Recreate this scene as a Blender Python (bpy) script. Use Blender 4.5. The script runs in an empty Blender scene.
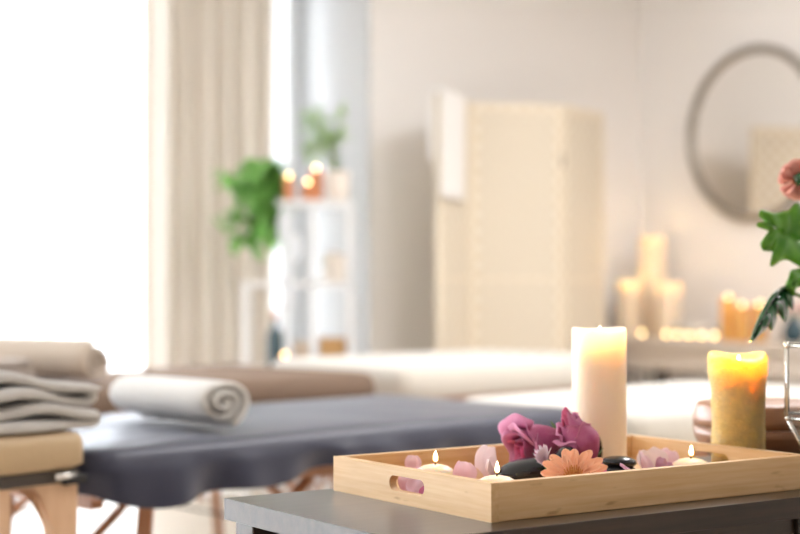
import bpy, math, random
from mathutils import Vector, Matrix
random.seed(7)
PI = math.pi
sin, cos = math.sin, math.cos
C = bpy.context.scene.collection

# ------------------------------------------------------------------ helpers
class MB:
    """collects shapes and links them as ONE mesh object"""
    def __init__(s): s.v = []; s.f = []; s.c = []
    def add(s, vs, fs, M=None, col=None):
        n = len(s.v)
        for i, p in enumerate(vs):
            p = Vector(p)
            s.v.append(M @ p if M else p)
            s.c.append(col[i] if col else 0.5)
        for f in fs: s.f.append(tuple(i + n for i in f))
        return s
    def box(s, x0, x1, y0, y1, z0, z1, M=None):
        v = [(x, y, z) for z in (z0, z1) for y in (y0, y1) for x in (x0, x1)]
        return s.add(v, [(0,2,3,1),(4,5,7,6),(0,1,5,4),(2,6,7,3),(0,4,6,2),(1,3,7,5)], M)
    def lathe(s, prof, n=32, M=None, rf=None):
        vs, fs = [], []
        for j, (r, z) in enumerate(prof):
            for i in range(n):
                a = 2*PI*i/n
                rr, zz = (r, z) if rf is None else rf(r, z, a, j)
                vs.append((rr*cos(a), rr*sin(a), zz))
        for j in range(len(prof)-1):
            for i in range(n):
                k = (i+1) % n
                fs.append((j*n+i, j*n+k, (j+1)*n+k, (j+1)*n+i))
        fs.append(tuple(range(n-1, -1, -1))); m = (len(prof)-1)*n
        fs.append(tuple(range(m, m+n)))
        return s.add(vs, fs, M)
    def tube(s, pts, r, n=8, M=None, closed=False):
        pts = [Vector(p) for p in pts]; vs, fs = [], []; L = len(pts)
        for j, p in enumerate(pts):
            if closed: d = pts[(j+1) % L] - pts[j-1]
            else: d = pts[min(j+1, L-1)] - pts[max(j-1, 0)]
            d.normalize()
            up = Vector((0,0,1)) if abs(d.z) < .95 else Vector((1,0,0))
            a = d.cross(up).normalized(); b = d.cross(a)
            rr = r[j] if isinstance(r, (list, tuple)) else r
            for i in range(n):
                t = 2*PI*i/n; vs.append(p + a*(rr*cos(t)) + b*(rr*sin(t)))
        for j in range(L if closed else L-1):
            for i in range(n):
                k = (i+1) % n; q = (j+1) % L
                fs.append((j*n+i, j*n+k, q*n+k, q*n+i))
        if not closed:
            fs.append(tuple(range(n-1, -1, -1))); fs.append(tuple(range((L-1)*n, L*n)))
        return s.add(vs, fs, M)
    def ball(s, rx, ry, rz, n=20, m=12, M=None, fn=None):
        vs, fs = [], []
        for j in range(1, m):
            p = PI*j/m
            for i in range(n):
                a = 2*PI*i/n
                d = Vector((sin(p)*cos(a), sin(p)*sin(a), cos(p)))
                k = fn(d) if fn else 1
                vs.append((d.x*rx*k, d.y*ry*k, d.z*rz*k))
        t = len(vs); vs += [(0,0,rz), (0,0,-rz)]
        for j in range(m-2):
            for i in range(n):
                k = (i+1) % n; fs.append((j*n+i, (j+1)*n+i, (j+1)*n+k, j*n+k))
        for i in range(n):
            k = (i+1) % n; fs.append((t, i, k)); fs.append((t+1, (m-2)*n+k, (m-2)*n+i))
        return s.add(vs, fs, M)
    def grid(s, fn, nu, nv, M=None, colfn=None, closed_u=False):
        vs, fs, col = [], [], []
        for j in range(nv+1):
            for i in range(nu+1):
                vs.append(fn(i/nu, j/nv)); col.append(colfn(i/nu, j/nv) if colfn else .5)
        for j in range(nv):
            for i in range(nu):
                a = j*(nu+1)+i; fs.append((a, a+1, a+nu+2, a+nu+1))
        return s.add(vs, fs, M, col)
    def build(s, name, mat, parent=None, loc=None, rot=None, smooth=True, bevel=0, seg=2, solid=0, sub=0, offset=0, auto=None):
        me = bpy.data.meshes.new(name)
        me.from_pydata([tuple(p) for p in s.v], [], s.f); me.update()
        a = me.attributes.new('tone', 'FLOAT', 'POINT')
        for i, c in enumerate(s.c): a.data[i].value = c
        import bmesh
        bm = bmesh.new(); bm.from_mesh(me); bmesh.ops.recalc_face_normals(bm, faces=bm.faces); bm.to_mesh(me); bm.free()
        if smooth:
            for p in me.polygons: p.use_smooth = True
        o = bpy.data.objects.new(name, me); C.objects.link(o)
        if mat: me.materials.append(mat)
        if solid:
            m = o.modifiers.new('thick', 'SOLIDIFY'); m.thickness = solid; m.offset = offset
        if bevel:
            m = o.modifiers.new('edge', 'BEVEL'); m.width = bevel; m.segments = seg; m.limit_method = 'ANGLE'; m.angle_limit = .6
            for p in me.polygons: p.use_smooth = False
            m.harden_normals = False
        if sub:
            m = o.modifiers.new('sub', 'SUBSURF'); m.levels = sub; m.render_levels = sub
        if parent: o.parent = parent
        if loc is not None: o.location = loc
        if rot is not None: o.rotation_euler = rot
        return o

def tag(o, label=None, cat=None, group=None, kind=None):
    if label: o['label'] = label
    if cat: o['category'] = cat
    if group: o['group'] = group
    if kind: o['kind'] = kind
    return o
def thing(name, label, cat, loc=(0,0,0), rz=0, group=None, rot=None):
    o = bpy.data.objects.new(name, None); C.objects.link(o); o.empty_display_size = .05
    o.location = loc; o.rotation_euler = rot if rot else (0,0,rz)
    return tag(o, label, cat, group)
def struct(o): o['kind'] = 'structure'; return o
def copy_tree(o, parent=None):
    c = o.copy(); C.objects.link(c); c.parent = parent
    for ch in list(o.children): copy_tree(ch, c)
    return c
def align(d, p=(0,0,0), roll=0):
    """matrix taking local +Z to direction d, at p"""
    q = Vector(d).normalized().to_track_quat('Z', 'Y')
    return Matrix.Translation(Vector(p)) @ q.to_matrix().to_4x4() @ Matrix.Rotation(roll, 4, 'Z')
def eul(d, roll=0): return align(d, (0,0,0), roll).to_euler()

# ------------------------------------------------------------------ materials
def mat(name, col, rough=.6, spec=.5, metal=0, sss=0, sssr=(1,.6,.3), ssss=.01, sheen=0, bump=0, bscale=40, var=None, vscale=8, vstretch=(1,1,1), transl=0, coord='Object', trans=0, ior=1.45, coat=0):
    m = bpy.data.materials.new(name); m.use_nodes = True
    nt = m.node_tree; N = nt.nodes; Lk = nt.links
    b = N['Principled BSDF']; out = N['Material Output']
    b.inputs['Base Color'].default_value = (*col, 1); b.inputs['Roughness'].default_value = rough
    b.inputs['Specular IOR Level'].default_value = spec; b.inputs['Metallic'].default_value = metal
    b.inputs['Subsurface Weight'].default_value = sss; b.inputs['Subsurface Radius'].default_value = sssr; b.inputs['Subsurface Scale'].default_value = ssss
    b.inputs['Sheen Weight'].default_value = sheen; b.inputs['Transmission Weight'].default_value = trans; b.inputs['IOR'].default_value = ior
    b.inputs['Coat Weight'].default_value = coat
    if var is not None or bump:
        tc = N.new('ShaderNodeTexCoord'); mp = N.new('ShaderNodeMapping'); mp.inputs['Scale'].default_value = vstretch
        Lk.new(tc.outputs[coord], mp.inputs['Vector'])
    if var is not None:
        nz = N.new('ShaderNodeTexNoise'); nz.inputs['Scale'].default_value = vscale; nz.inputs['Detail'].default_value = 6
        Lk.new(mp.outputs[0], nz.inputs['Vector'])
        mx = N.new('ShaderNodeMix'); mx.data_type = 'RGBA'
        mx.inputs[6].default_value = (*col, 1); mx.inputs[7].default_value = (*var, 1)
        rp = N.new('ShaderNodeMapRange'); rp.inputs[1].default_value = .35; rp.inputs[2].default_value = .65
        Lk.new(nz.outputs['Fac'], rp.inputs[0]); Lk.new(rp.outputs[0], mx.inputs[0]); Lk.new(mx.outputs[2], b.inputs['Base Color'])
    if bump:
        nz2 = N.new('ShaderNodeTexNoise'); nz2.inputs['Scale'].default_value = bscale; nz2.inputs['Detail'].default_value = 4
        Lk.new(mp.outputs[0], nz2.inputs['Vector'])
        bp = N.new('ShaderNodeBump'); bp.inputs['Strength'].default_value = bump; bp.inputs['Distance'].default_value = .01
        Lk.new(nz2.outputs['Fac'], bp.inputs['Height']); Lk.new(bp.outputs[0], b.inputs['Normal'])
    if transl:
        tr = N.new('ShaderNodeBsdfTranslucent'); ms = N.new('ShaderNodeMixShader'); ms.inputs[0].default_value = transl
        tr.inputs['Color'].default_value = (*col, 1)
        if var is not None: Lk.new(mx.outputs[2], tr.inputs['Color'])
        Lk.new(b.outputs[0], ms.inputs[1]); Lk.new(tr.outputs[0], ms.inputs[2]); Lk.new(ms.outputs[0], out.inputs['Surface'])
    return m

def petal_mat(name, c0, c1, transl=.3, rough=.55, vein=0.25, spec=.3):
    """colour runs along the petal (attribute tone) with fine veins"""
    m = bpy.data.materials.new(name); m.use_nodes = True; nt = m.node_tree; N = nt.nodes; Lk = nt.links
    b = N['Principled BSDF']; out = N['Material Output']
    at = N.new('ShaderNodeAttribute'); at.attribute_name = 'tone'
    tc = N.new('ShaderNodeTexCoord'); nz = N.new('ShaderNodeTexNoise'); nz.inputs['Scale'].default_value = 90; nz.inputs['Detail'].default_value = 5
    Lk.new(tc.outputs['Object'], nz.inputs['Vector'])
    ma = N.new('ShaderNodeMath'); ma.operation = 'MULTIPLY_ADD'; ma.inputs[1].default_value = vein*2; ma.inputs[2].default_value = -vein
    Lk.new(nz.outputs['Fac'], ma.inputs[0])
    ad = N.new('ShaderNodeMath'); ad.operation = 'ADD'; ad.use_clamp = True
    Lk.new(at.outputs['Fac'], ad.inputs[0]); Lk.new(ma.outputs[0], ad.inputs[1])
    mx = N.new('ShaderNodeMix'); mx.data_type = 'RGBA'; mx.inputs[6].default_value = (*c0, 1); mx.inputs[7].default_value = (*c1, 1)
    Lk.new(ad.outputs[0], mx.inputs[0]); Lk.new(mx.outputs[2], b.inputs['Base Color'])
    b.inputs['Roughness'].default_value = rough; b.inputs['Specular IOR Level'].default_value = spec; b.inputs['Sheen Weight'].default_value = .15
    bp = N.new('ShaderNodeBump'); bp.inputs['Strength'].default_value = .25; bp.inputs['Distance'].default_value = .002
    Lk.new(nz.outputs['Fac'], bp.inputs['Height']); Lk.new(bp.outputs[0], b.inputs['Normal'])
    tr = N.new('ShaderNodeBsdfTranslucent'); ms = N.new('ShaderNodeMixShader'); ms.inputs[0].default_value = transl
    Lk.new(mx.outputs[2], tr.inputs['Color']); Lk.new(b.outputs[0], ms.inputs[1]); Lk.new(tr.outputs[0], ms.inputs[2]); Lk.new(ms.outputs[0], out.inputs['Surface'])
    return m

def wood(name, c0, c1, scale=6, stretch=(1,12,12), rough=.45, spec=.5, node_marks=False, coat=0):
    """fine grain running along local X, with the odd bamboo joint"""
    m = bpy.data.materials.new(name); m.use_nodes = True; nt = m.node_tree; N = nt.nodes; Lk = nt.links
    b = N['Principled BSDF']
    tc = N.new('ShaderNodeTexCoord'); mp = N.new('ShaderNodeMapping'); mp.inputs['Scale'].default_value = stretch
    Lk.new(tc.outputs['Object'], mp.inputs['Vector'])
    nz = N.new('ShaderNodeTexNoise'); nz.inputs['Scale'].default_value = scale; nz.inputs['Detail'].default_value = 8; nz.inputs['Roughness'].default_value = .6
    Lk.new(mp.outputs[0], nz.inputs['Vector'])
    rp = N.new('ShaderNodeMapRange'); rp.inputs[1].default_value = .3; rp.inputs[2].default_value = .72
    Lk.new(nz.outputs['Fac'], rp.inputs[0])
    mx = N.new('ShaderNodeMix'); mx.data_type = 'RGBA'; mx.inputs[6].default_value = (*c0, 1); mx.inputs[7].default_value = (*c1, 1)
    Lk.new(rp.outputs[0], mx.inputs[0]); res = mx.outputs[2]
    if node_marks:
        # short darker joints of the bamboo strips
        mp2 = N.new('ShaderNodeMapping'); mp2.inputs['Scale'].default_value = (16, 60, 60); Lk.new(tc.outputs['Object'], mp2.inputs['Vector'])
        vo = N.new('ShaderNodeTexNoise'); vo.inputs['Scale'].default_value = 1.0; vo.inputs['Detail'].default_value = 2
        Lk.new(mp2.outputs[0], vo.inputs['Vector'])
        r2 = N.new('ShaderNodeMapRange'); r2.inputs[1].default_value = .66; r2.inputs[2].default_value = .74; r2.inputs[4].default_value = .55
        Lk.new(vo.outputs['Fac'], r2.inputs[0])
        m2 = N.new('ShaderNodeMix'); m2.data_type = 'RGBA'; m2.inputs[7].default_value = (c0[0]*.55, c0[1]*.45, c0[2]*.4, 1)
        Lk.new(r2.outputs[0], m2.inputs[0]); Lk.new(res, m2.inputs[6]); res = m2.outputs[2]
    Lk.new(res, b.inputs['Base Color'])
    b.inputs['Roughness'].default_value = rough; b.inputs['Specular IOR Level'].default_value = spec; b.inputs['Coat Weight'].default_value = coat; b.inputs['Coat Roughness'].default_value = .3
    bp = N.new('ShaderNodeBump'); bp.inputs['Strength'].default_value = .08; bp.inputs['Distance'].default_value = .003
    Lk.new(nz.outputs['Fac'], bp.inputs['Height']); Lk.new(bp.outputs[0], b.inputs['Normal'])
    return m

def thin_glass(name, tint=(1,1,1), gloss=.06):
    m = bpy.data.materials.new(name); m.use_nodes = True; nt = m.node_tree; N = nt.nodes; Lk = nt.links
    N.remove(N['Principled BSDF']); out = N['Material Output']
    t = N.new('ShaderNodeBsdfTransparent'); t.inputs[0].default_value = (*tint, 1)
    g = N.new('ShaderNodeBsdfGlossy'); g.inputs['Roughness'].default_value = .03
    fr = N.new('ShaderNodeFresnel'); fr.inputs[0].default_value = 1.45
    ms = N.new('ShaderNodeMixShader'); Lk.new(fr.outputs[0], ms.inputs[0])
    Lk.new(t.outputs[0], ms.inputs[1]); Lk.new(g.outputs[0], ms.inputs[2]); Lk.new(ms.outputs[0], out.inputs['Surface'])
    return m

def flame_mat(name, strength, h, c0=(1,.45,.1), c1=(1,.86,.5)):
    m = bpy.data.materials.new(name); m.use_nodes = True; nt = m.node_tree; N = nt.nodes; Lk = nt.links
    N.remove(N['Principled BSDF']); out = N['Material Output']
    tc = N.new('ShaderNodeTexCoord'); sp = N.new('ShaderNodeSeparateXYZ'); Lk.new(tc.outputs['Object'], sp.inputs[0])
    rp = N.new('ShaderNodeMapRange'); rp.inputs[1].default_value = 0; rp.inputs[2].default_value = h*.55; Lk.new(sp.outputs['Z'], rp.inputs[0])
    mx = N.new('ShaderNodeMix'); mx.data_type = 'RGBA'; mx.inputs[6].default_value = (*c0, 1); mx.inputs[7].default_value = (*c1, 1); Lk.new(rp.outputs[0], mx.inputs[0])
    e = N.new('ShaderNodeEmission'); e.inputs['Strength'].default_value = strength; Lk.new(mx.outputs[2], e.inputs[0])
    t = N.new('ShaderNodeBsdfTransparent'); a = N.new('ShaderNodeAddShader')
    Lk.new(e.outputs[0], a.inputs[0]); Lk.new(t.outputs[0], a.inputs[1]); Lk.new(a.outputs[0], out.inputs['Surface'])
    m.cycles.emission_sampling = 'NONE'
    return m

M = {}
M['bamboo'] = wood('bamboo', (.64,.39,.18), (.77,.54,.30), 5, (1.2,16,26), .42, .4, True)
M['table'] = wood('dark_walnut', (.009,.0055,.004), (.050,.029,.018), 3, (1,18,18), .30, .35, coat=.4)
M['bowlwood'] = wood('bowl_wood', (.30,.13,.06), (.42,.20,.10), 6, (3,3,14), .4, .5, coat=.2)
M['legwood'] = wood('leg_wood', (.36,.15,.07), (.50,.24,.12), 6, (8,8,1), .45)
M['benchwood'] = wood('bench_wood', (.62,.38,.22), (.74,.50,.33), 6, (8,8,1), .45)
M['wax'] = mat('white_wax', (.82,.71,.57), .45, .4, sss=1, sssr=(1,.88,.68), ssss=.045, bump=.12, bscale=50)
M['waxyellow'] = mat('honey_wax', (.74,.52,.19), .6, .35, sss=1, sssr=(1,.90,.40), ssss=.05, bump=.5, bscale=260, var=(.60,.43,.18), vscale=70)
M['waxcream'] = mat('cream_wax', (.84,.74,.56), .35, .4, sss=1, sssr=(1,.6,.3), ssss=.012)
M['waxterra'] = mat('terracotta_wax', (.62,.25,.11), .5, sss=.4, ssss=.01)
M['wick'] = mat('charred_wick', (.02,.016,.012), .9)
M['flame'] = flame_mat('flame_glow', 9, .022)
M['stone'] = mat('black_stone', (.010,.011,.014), .16, .5, bump=.08, bscale=60)
M['rose'] = petal_mat('rose_petal', (.44,.025,.17), (.74,.30,.50), .28)
M['rosein'] = petal_mat('rose_heart', (.38,.015,.09), (.80,.22,.40), .3)
M['sepal'] = mat('sepal_green', (.10,.20,.05), .5)
M['gerb'] = petal_mat('gerbera_petal', (.92,.42,.23), (.95,.62,.42), .35, vein=.2)
M['gerbc'] = mat('gerbera_heart', (.70,.25,.08), .8, bump=.6, bscale=300, var=(.85,.45,.15), vscale=200)
M['lilac'] = petal_mat('lilac_petal', (.74,.48,.64), (.95,.86,.93), .4)
M['petalp'] = petal_mat('pale_pink_petal', (.80,.50,.60), (.93,.79,.86), .4)
M['petalm'] = petal_mat('mauve_petal', (.45,.16,.32), (.70,.42,.58), .3)
M['petalw'] = petal_mat('blush_petal', (.86,.69,.70), (.95,.87,.88), .45)
M['petaly'] = petal_mat('yellow_pink_petal', (.82,.62,.25), (.90,.70,.62), .4)
M['petald'] = petal_mat('deep_pink_petal', (.50,.06,.22), (.74,.28,.46), .3)
M['coral'] = petal_mat('coral_petal', (.72,.25,.18), (.92,.52,.44), .35)
M['leaf'] = mat('green_leaf', (.07,.26,.02), .35, .5, var=(.15,.40,.04), vscale=30, transl=.22)
M['leafdark'] = mat('glossy_dark_leaf', (.014,.085,.03), .12, .9, var=(.03,.14,.04), vscale=30, transl=.1)
M['ivy'] = mat('ivy_leaf', (.16,.40,.08), .45, .4, var=(.30,.55,.16), vscale=18, transl=.35)
M['palegreen'] = mat('pale_leaf', (.30,.50,.14), .5, .4, var=(.45,.62,.25), vscale=18, transl=.4)
M['stem'] = mat('stem_green', (.16,.24,.06), .6)
M['wall'] = mat('wall_plaster', (.86,.835,.815), .9, .1, bump=.03, bscale=120)
M['wallrear'] = mat('taupe_plaster', (.34,.31,.28), .9, .1)
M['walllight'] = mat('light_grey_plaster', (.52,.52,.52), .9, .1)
M['wallwhite'] = mat('white_plaster', (.86,.86,.86), .9, .1)
M['ceil'] = mat('ceiling_plaster', (.86,.84,.81), .95, .1)
M['floor'] = wood('pale_floor', (.60,.52,.43), (.70,.62,.53), 3, (1,10,1), .35, .5)
M['frame'] = mat('window_metal', (.86,.86,.86), .4)
M['glass'] = thin_glass('window_glass')
M['lglass'] = thin_glass('lantern_glass')
M['silver'] = mat('silver_metal', (.72,.69,.64), .22, metal=1)
M['greymetal'] = mat('mirror_rim_metal', (.34,.31,.27), .38, metal=.7)
M['mirror'] = mat('mirror_silver', (.93,.92,.90), .02, metal=1)
M['curtain'] = mat('beige_curtain', (.78,.73,.67), .9, .1, sheen=.3, transl=.30, bump=.1, bscale=300)
M['sheer'] = None
M['towelwhite'] = mat('white_terry', (.84,.81,.77), .95, .05, sheen=.5, bump=.9, bscale=260)
M['towelbright'] = mat('bright_terry', (.93,.91,.89), .95, .05, bump=.5, bscale=260)
M['towelgrey'] = mat('grey_terry', (.70,.67,.64), .95, .05, sheen=.5, bump=.9, bscale=260)
M['towelbeige'] = mat('beige_terry', (.72,.60,.48), .95, .05, sheen=.5, bump=.9, bscale=260)
M['toweltaupe'] = mat('taupe_terry', (.42,.34,.28), .95, .05, sheen=.5, bump=.9, bscale=260)
M['sheet'] = mat('grey_blue_sheet', (.030,.033,.062), .42, .5, sheen=.18)
M['tan'] = mat('tan_vinyl', (.52,.38,.23), .5, .4, bump=.1, bscale=80)
M['taupe'] = mat('taupe_vinyl', (.22,.155,.115), .8, .12)
M['ivory'] = mat('ivory_cover', (.70,.665,.60), .8, .15, sheen=.3)
M['darkrail'] = mat('dark_rail', (.07,.055,.045), .5)
M['chrome'] = mat('bright_metal', (.85,.84,.82), .25, metal=1)
M['blackcap'] = mat('black_plastic', (.012,.012,.014), .5)
M['whitemetal'] = mat('white_enamel', (.84,.84,.84), .35)
M['ceramic'] = mat('cream_ceramic', (.82,.74,.66), .3)
M['terracotta'] = mat('terracotta', (.55,.24,.14), .8)
M['gaplight'] = mat('gap_light_white', (.90,.92,.95), .15, .6, transl=.35)
M['wicker'] = mat('amber_wicker', (.55,.32,.13), .8, bump=.8, bscale=90)
M['teal'] = mat('dark_teal_glass', (.03,.07,.09), .15, .6)
M['screenframe'] = mat('screen_frame', (.80,.71,.57), .6)
M['consolewood'] = mat('pale_console', (.66,.58,.50), .6)
M['consoleleg'] = mat('console_leg', (.10,.085,.075), .5)
M['ambers'] = mat('amber_jar', (.75,.42,.13), .3, sss=.6, ssss=.03, sssr=(1,.5,.15))
M['pinkfl'] = petal_mat('soft_pink_petal', (.75,.40,.38), (.90,.66,.62), .3)
M['fillshade'] = mat('fill_lamp_opal', (.9,.88,.84), .5)

def weave_mat():
    m = bpy.data.materials.new('woven_cane'); m.use_nodes = True; nt = m.node_tree; N = nt.nodes; Lk = nt.links
    b = N['Principled BSDF']; b.inputs['Roughness'].default_value = .75
    tc = N.new('ShaderNodeTexCoord'); mp = N.new('ShaderNodeMapping'); mp.inputs['Scale'].default_value = (13, 1, 13); Lk.new(tc.outputs['Object'], mp.inputs[0])
    sp = N.new('ShaderNodeSeparateXYZ'); Lk.new(mp.outputs[0], sp.inputs[0])
    outs = []
    for k in ('X', 'Z'):
        s1 = N.new('ShaderNodeMath'); s1.operation = 'MULTIPLY'; s1.inputs[1].default_value = 2*PI; Lk.new(sp.outputs[k], s1.inputs[0])
        s2 = N.new('ShaderNodeMath'); s2.operation = 'SINE'; Lk.new(s1.outputs[0], s2.inputs[0]); outs.append(s2)
    pr = N.new('ShaderNodeMath'); pr.operation = 'MULTIPLY'; Lk.new(outs[0].outputs[0], pr.inputs[0]); Lk.new(outs[1].outputs[0], pr.inputs[1])
    rp = N.new('ShaderNodeMapRange'); rp.inputs[1].default_value = -.5; rp.inputs[2].default_value = .6; Lk.new(pr.outputs[0], rp.inputs[0])
    mx = N.new('ShaderNodeMix'); mx.data_type = 'RGBA'; mx.inputs[6].default_value = (.80,.745,.65,1); mx.inputs[7].default_value = (.62,.52,.37,1)
    Lk.new(rp.outputs[0], mx.inputs[0]); Lk.new(mx.outputs[2], b.inputs['Base Color'])
    return m
M['weave'] = weave_mat()

def sheer_mat():
    m = bpy.data.materials.new('sheer_voile'); m.use_nodes = True; nt = m.node_tree; N = nt.nodes; Lk = nt.links
    N.remove(N['Principled BSDF']); out = N['Material Output']
    t = N.new('ShaderNodeBsdfTransparent'); t.inputs[0].default_value = (.97,.985,1,1)
    tl = N.new('ShaderNodeBsdfTranslucent'); tl.inputs[0].default_value = (.93,.94,.95,1)
    d = N.new('ShaderNodeBsdfDiffuse'); d.inputs[0].default_value = (.9,.9,.9,1)
    m1 = N.new('ShaderNodeMixShader'); m1.inputs[0].default_value = .35; Lk.new(tl.outputs[0], m1.inputs[1]); Lk.new(d.outputs[0], m1.inputs[2])
    m2 = N.new('ShaderNodeMixShader'); m2.inputs[0].default_value = .75; Lk.new(t.outputs[0], m2.inputs[1]); Lk.new(m1.outputs[0], m2.inputs[2])
    Lk.new(m2.outputs[0], out.inputs['Surface'])
    return m
M['sheer'] = sheer_mat()

# ------------------------------------------------------------------ the room
K = Vector((1.24, 8.04, 0)); YAW = math.radians(36)
A_ = Vector((cos(YAW), sin(YAW), 0)); B_ = Vector((sin(YAW), -cos(YAW), 0))
def RM(s, t, z=0): return K - A_*s + B_*t + Vector((0,0,z))      # s: left of the far corner, t: out from the back wall
CEIL = 2.7
RZ = PI + YAW           # local +X runs along -A_ (to the left), local +Y along +B_?  (checked by RMX)
RMX = Matrix(((-A_.x, B_.x, 0, K.x), (-A_.y, B_.y, 0, K.y), (0,0,1,0), (0,0,0,1)))
def room_box(name, s0, s1, t0, t1, z0, z1, m, parent=None, bevel=0):
    o = MB().box(s0, s1, t0, t1, z0, z1, RMX).build(name, m, parent, smooth=False, bevel=bevel)
    return o
SL, TR, REC = 9.2, 7.4, -.637
struct(room_box('floor', -.1, SL+.1, REC-.1, TR+.1, -.05, 0, M['floor']))
struct(room_box('ceiling', -.1, SL+.1, REC-.1, TR+.1, CEIL, CEIL+.05, M['ceil']))
struct(room_box('wall_back', -.1, 1.70, REC, 0, 0, CEIL, M['wall']))
struct(room_box('wall_right', -.1, 0, 0, TR, 0, CEIL, M['wall']))
struct(room_box('wall_rear', -.1, SL, TR, TR+.1, 0, CEIL, M['wallrear']))
struct(room_box('wall_left', SL, SL+.1, REC, TR, 0, CEIL, M['wall']))
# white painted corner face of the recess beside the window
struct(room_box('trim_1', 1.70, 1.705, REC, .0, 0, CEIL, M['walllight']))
struct(room_box('wall_front', 1.70, 1.79, REC-.08, REC, 0, CEIL, M['wallwhite']))
struct(room_box('trim_2', 1.79, SL, REC-.08, REC, 2.55, CEIL, M['wallwhite']))
nW = 4; w0 = 1.79; ww = (SL-w0)/nW
for i in range(nW):
    a, b = w0+i*ww, w0+(i+1)*ww
    fr = MB()
    for (x0, x1, z0, z1) in ((a, a+.022, .0, 2.55), (b-.022, b, .0, 2.55), (a, b, .0, .05), (a, b, 2.5, 2.55)):
        fr.box(x0, x1, REC-.07, REC-.02, z0, z1, RMX)
    f = struct(fr.build('window_%d' % (i+1), M['frame'], smooth=False))
    g = MB().box(a+.022, b-.022, REC-.048, REC-.044, .05, 2.5, RMX).build('glass_pane', M['glass'], f, smooth=False)
    # sky portal in the opening
    L = bpy.data.lights.new('sky_portal', 'AREA'); L.shape = 'RECTANGLE'; L.size = ww; L.size_y = 2.5; L.cycles.is_portal = True
    lo = bpy.data.objects.new('sky_portal', L); C.objects.link(lo); lo.location = RM((a+b)/2, REC-.1, 1.27)
    lo.rotation_euler = Vector(B_).to_track_quat('-Z', 'Z').to_euler()

def curtain(name, s0, s1, t, folds, amp, m, label, cat, z0=.02, z1=2.62, seed=0, thick=.002):
    rnd = random.Random(seed); ph = [rnd.uniform(-.5, .5) for _ in range(12)]
    def fn(u, v):
        s = s0 + (s1-s0)*u; a = 2*PI*folds*u
        d = amp*(sin(a+ph[0]) + .35*sin(2.1*a+ph[1]*4) + .3*sin(.47*a+ph[2]*5))*(.75+.25*v)
        return RM(s + .012*sin(a*.9+ph[3]*6)*(1-v), t + d, z0+(z1-z0)*v)
    o = MB().grid(fn, folds*18, 10).build(name, m, solid=thick)
    return tag(o, label, cat)
curtain('curtain', 1.950, 2.60, REC+.20, 6, .055, M['curtain'], 'long beige curtain hanging in folds at the edge of the bright window', 'curtain', seed=3)
curtain('sheer_curtain', 1.80, 4.3, REC+.07, 28, .022, M['sheer'], 'white sheer curtain over the bright window', 'curtain', seed=5, thick=0)

# folding screen -----------------------------------------------------------
scr = thing('folding_screen', 'cream woven folding screen standing before the back wall', 'room divider', (.316,7.02,0))
pts = [(.158,6.655), (.316,7.02), (.742,7.11), (.974,7.48)]
for i in range(3):
    p, q = Vector((*pts[i],0)), Vector((*pts[i+1],0)); d = q-p; w = d.length; ang = math.atan2(d.y, d.x)
    g = 0.006
    loc = p - Vector((.316,7.02,0)); HT = 1.755
    fm = MB().box(g, .034, -.012, .012, .02, HT).box(w-.034, w-g, -.012, .012, .02, HT).box(.034, w-.034, -.012, .012, HT-.034, HT).box(.034, w-.034, -.012, .012, .10, .135)
    fm.box(.034, w-.034, -.010, .010, .95, .965)
    f = fm.build('panel_frame', M['screenframe'], scr, loc, (0,0,ang), smooth=False, bevel=.003)
    wv = MB().box(.034, w-.034, -.005, .005, .135, HT-.034)
    wv.build('woven_panel', M['weave'], f, smooth=False)
for i in (1, 2):
    for z in (.3, 1.5):
        MB().lathe([(.005,-.03),(.005,.03)], 8).build('hinge', M['consoleleg'], scr, Vector((*pts[i],z))-Vector((.316,7.02,0)))
# towel draped over the screen's first panel
p, q = Vector((.158,6.655)), Vector((.316,7.02)); d = (q-p).normalized(); n = Vector((d.y, -d.x))
def tw(u, v):
    along = -.02 + .30*u; s = (v-.42)*1.02
    hh = 1.775
    off = .024
    if s > 0: x, z = off, hh - s*.80
    else: x, z = -off, hh + s*.74
    k = min(1, abs(s)/.04); x *= k; z += .008*(1-k)
    x += .006*sin(9*u+2*v)*k*(1 if x > 0 else 1)
    P = p + d*along + n*x
    return (P.x, P.y, z)
tag(MB().grid(tw, 16, 40).build('draped_towel', M['towelbright'], solid=.012), 'pale towel draped over the top of the woven folding screen', 'towel')

# round mirror on the right wall --------------------------------------------
mc = RM(0, .781, 1.65)
mr = thing('wall_mirror', 'large round mirror with a grey rim on the wall', 'mirror', mc)
nrm = -A_
Mm = align(nrm)
R0 = .402
rim = MB(); rim.tube([Mm @ Vector((R0*cos(2*PI*i/64), R0*sin(2*PI*i/64), .022)) for i in range(64)], .021, 10, closed=True)
rim.build('rim', M['greymetal'], mr)
MB().lathe([(R0, .004), (R0, .02), (.001, .02)], 64, Mm).build('mirror_glass', M['mirror'], mr, smooth=False)

# console table under the mirror ----------------------------------------------
def con(s, t, z): return RM(s, t, z)
ct = thing('console_table', 'pale console table with dark legs below the round mirror', 'table', RM(.22, .85, 0))
base = RM(.22,.85,0)
RL = Matrix.Translation(-base) @ RMX
MB().box(.03, .40, .14, 1.75, .635, .67, RL).build('table_top', M['consolewood'], ct, smooth=False, bevel=.004)
MB().box(.06, .37, .25, 1.68, .53, .635, RL).build('apron', M['consolewood'], ct, smooth=False)
for (s, t) in ((.07,.22),(.35,.22),(.07,1.66),(.35,1.66)):
    MB().box(s-.02, s+.02, t-.02, t+.02, 0, .635, RL).build('leg', M['consoleleg'], ct, smooth=False)

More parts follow.
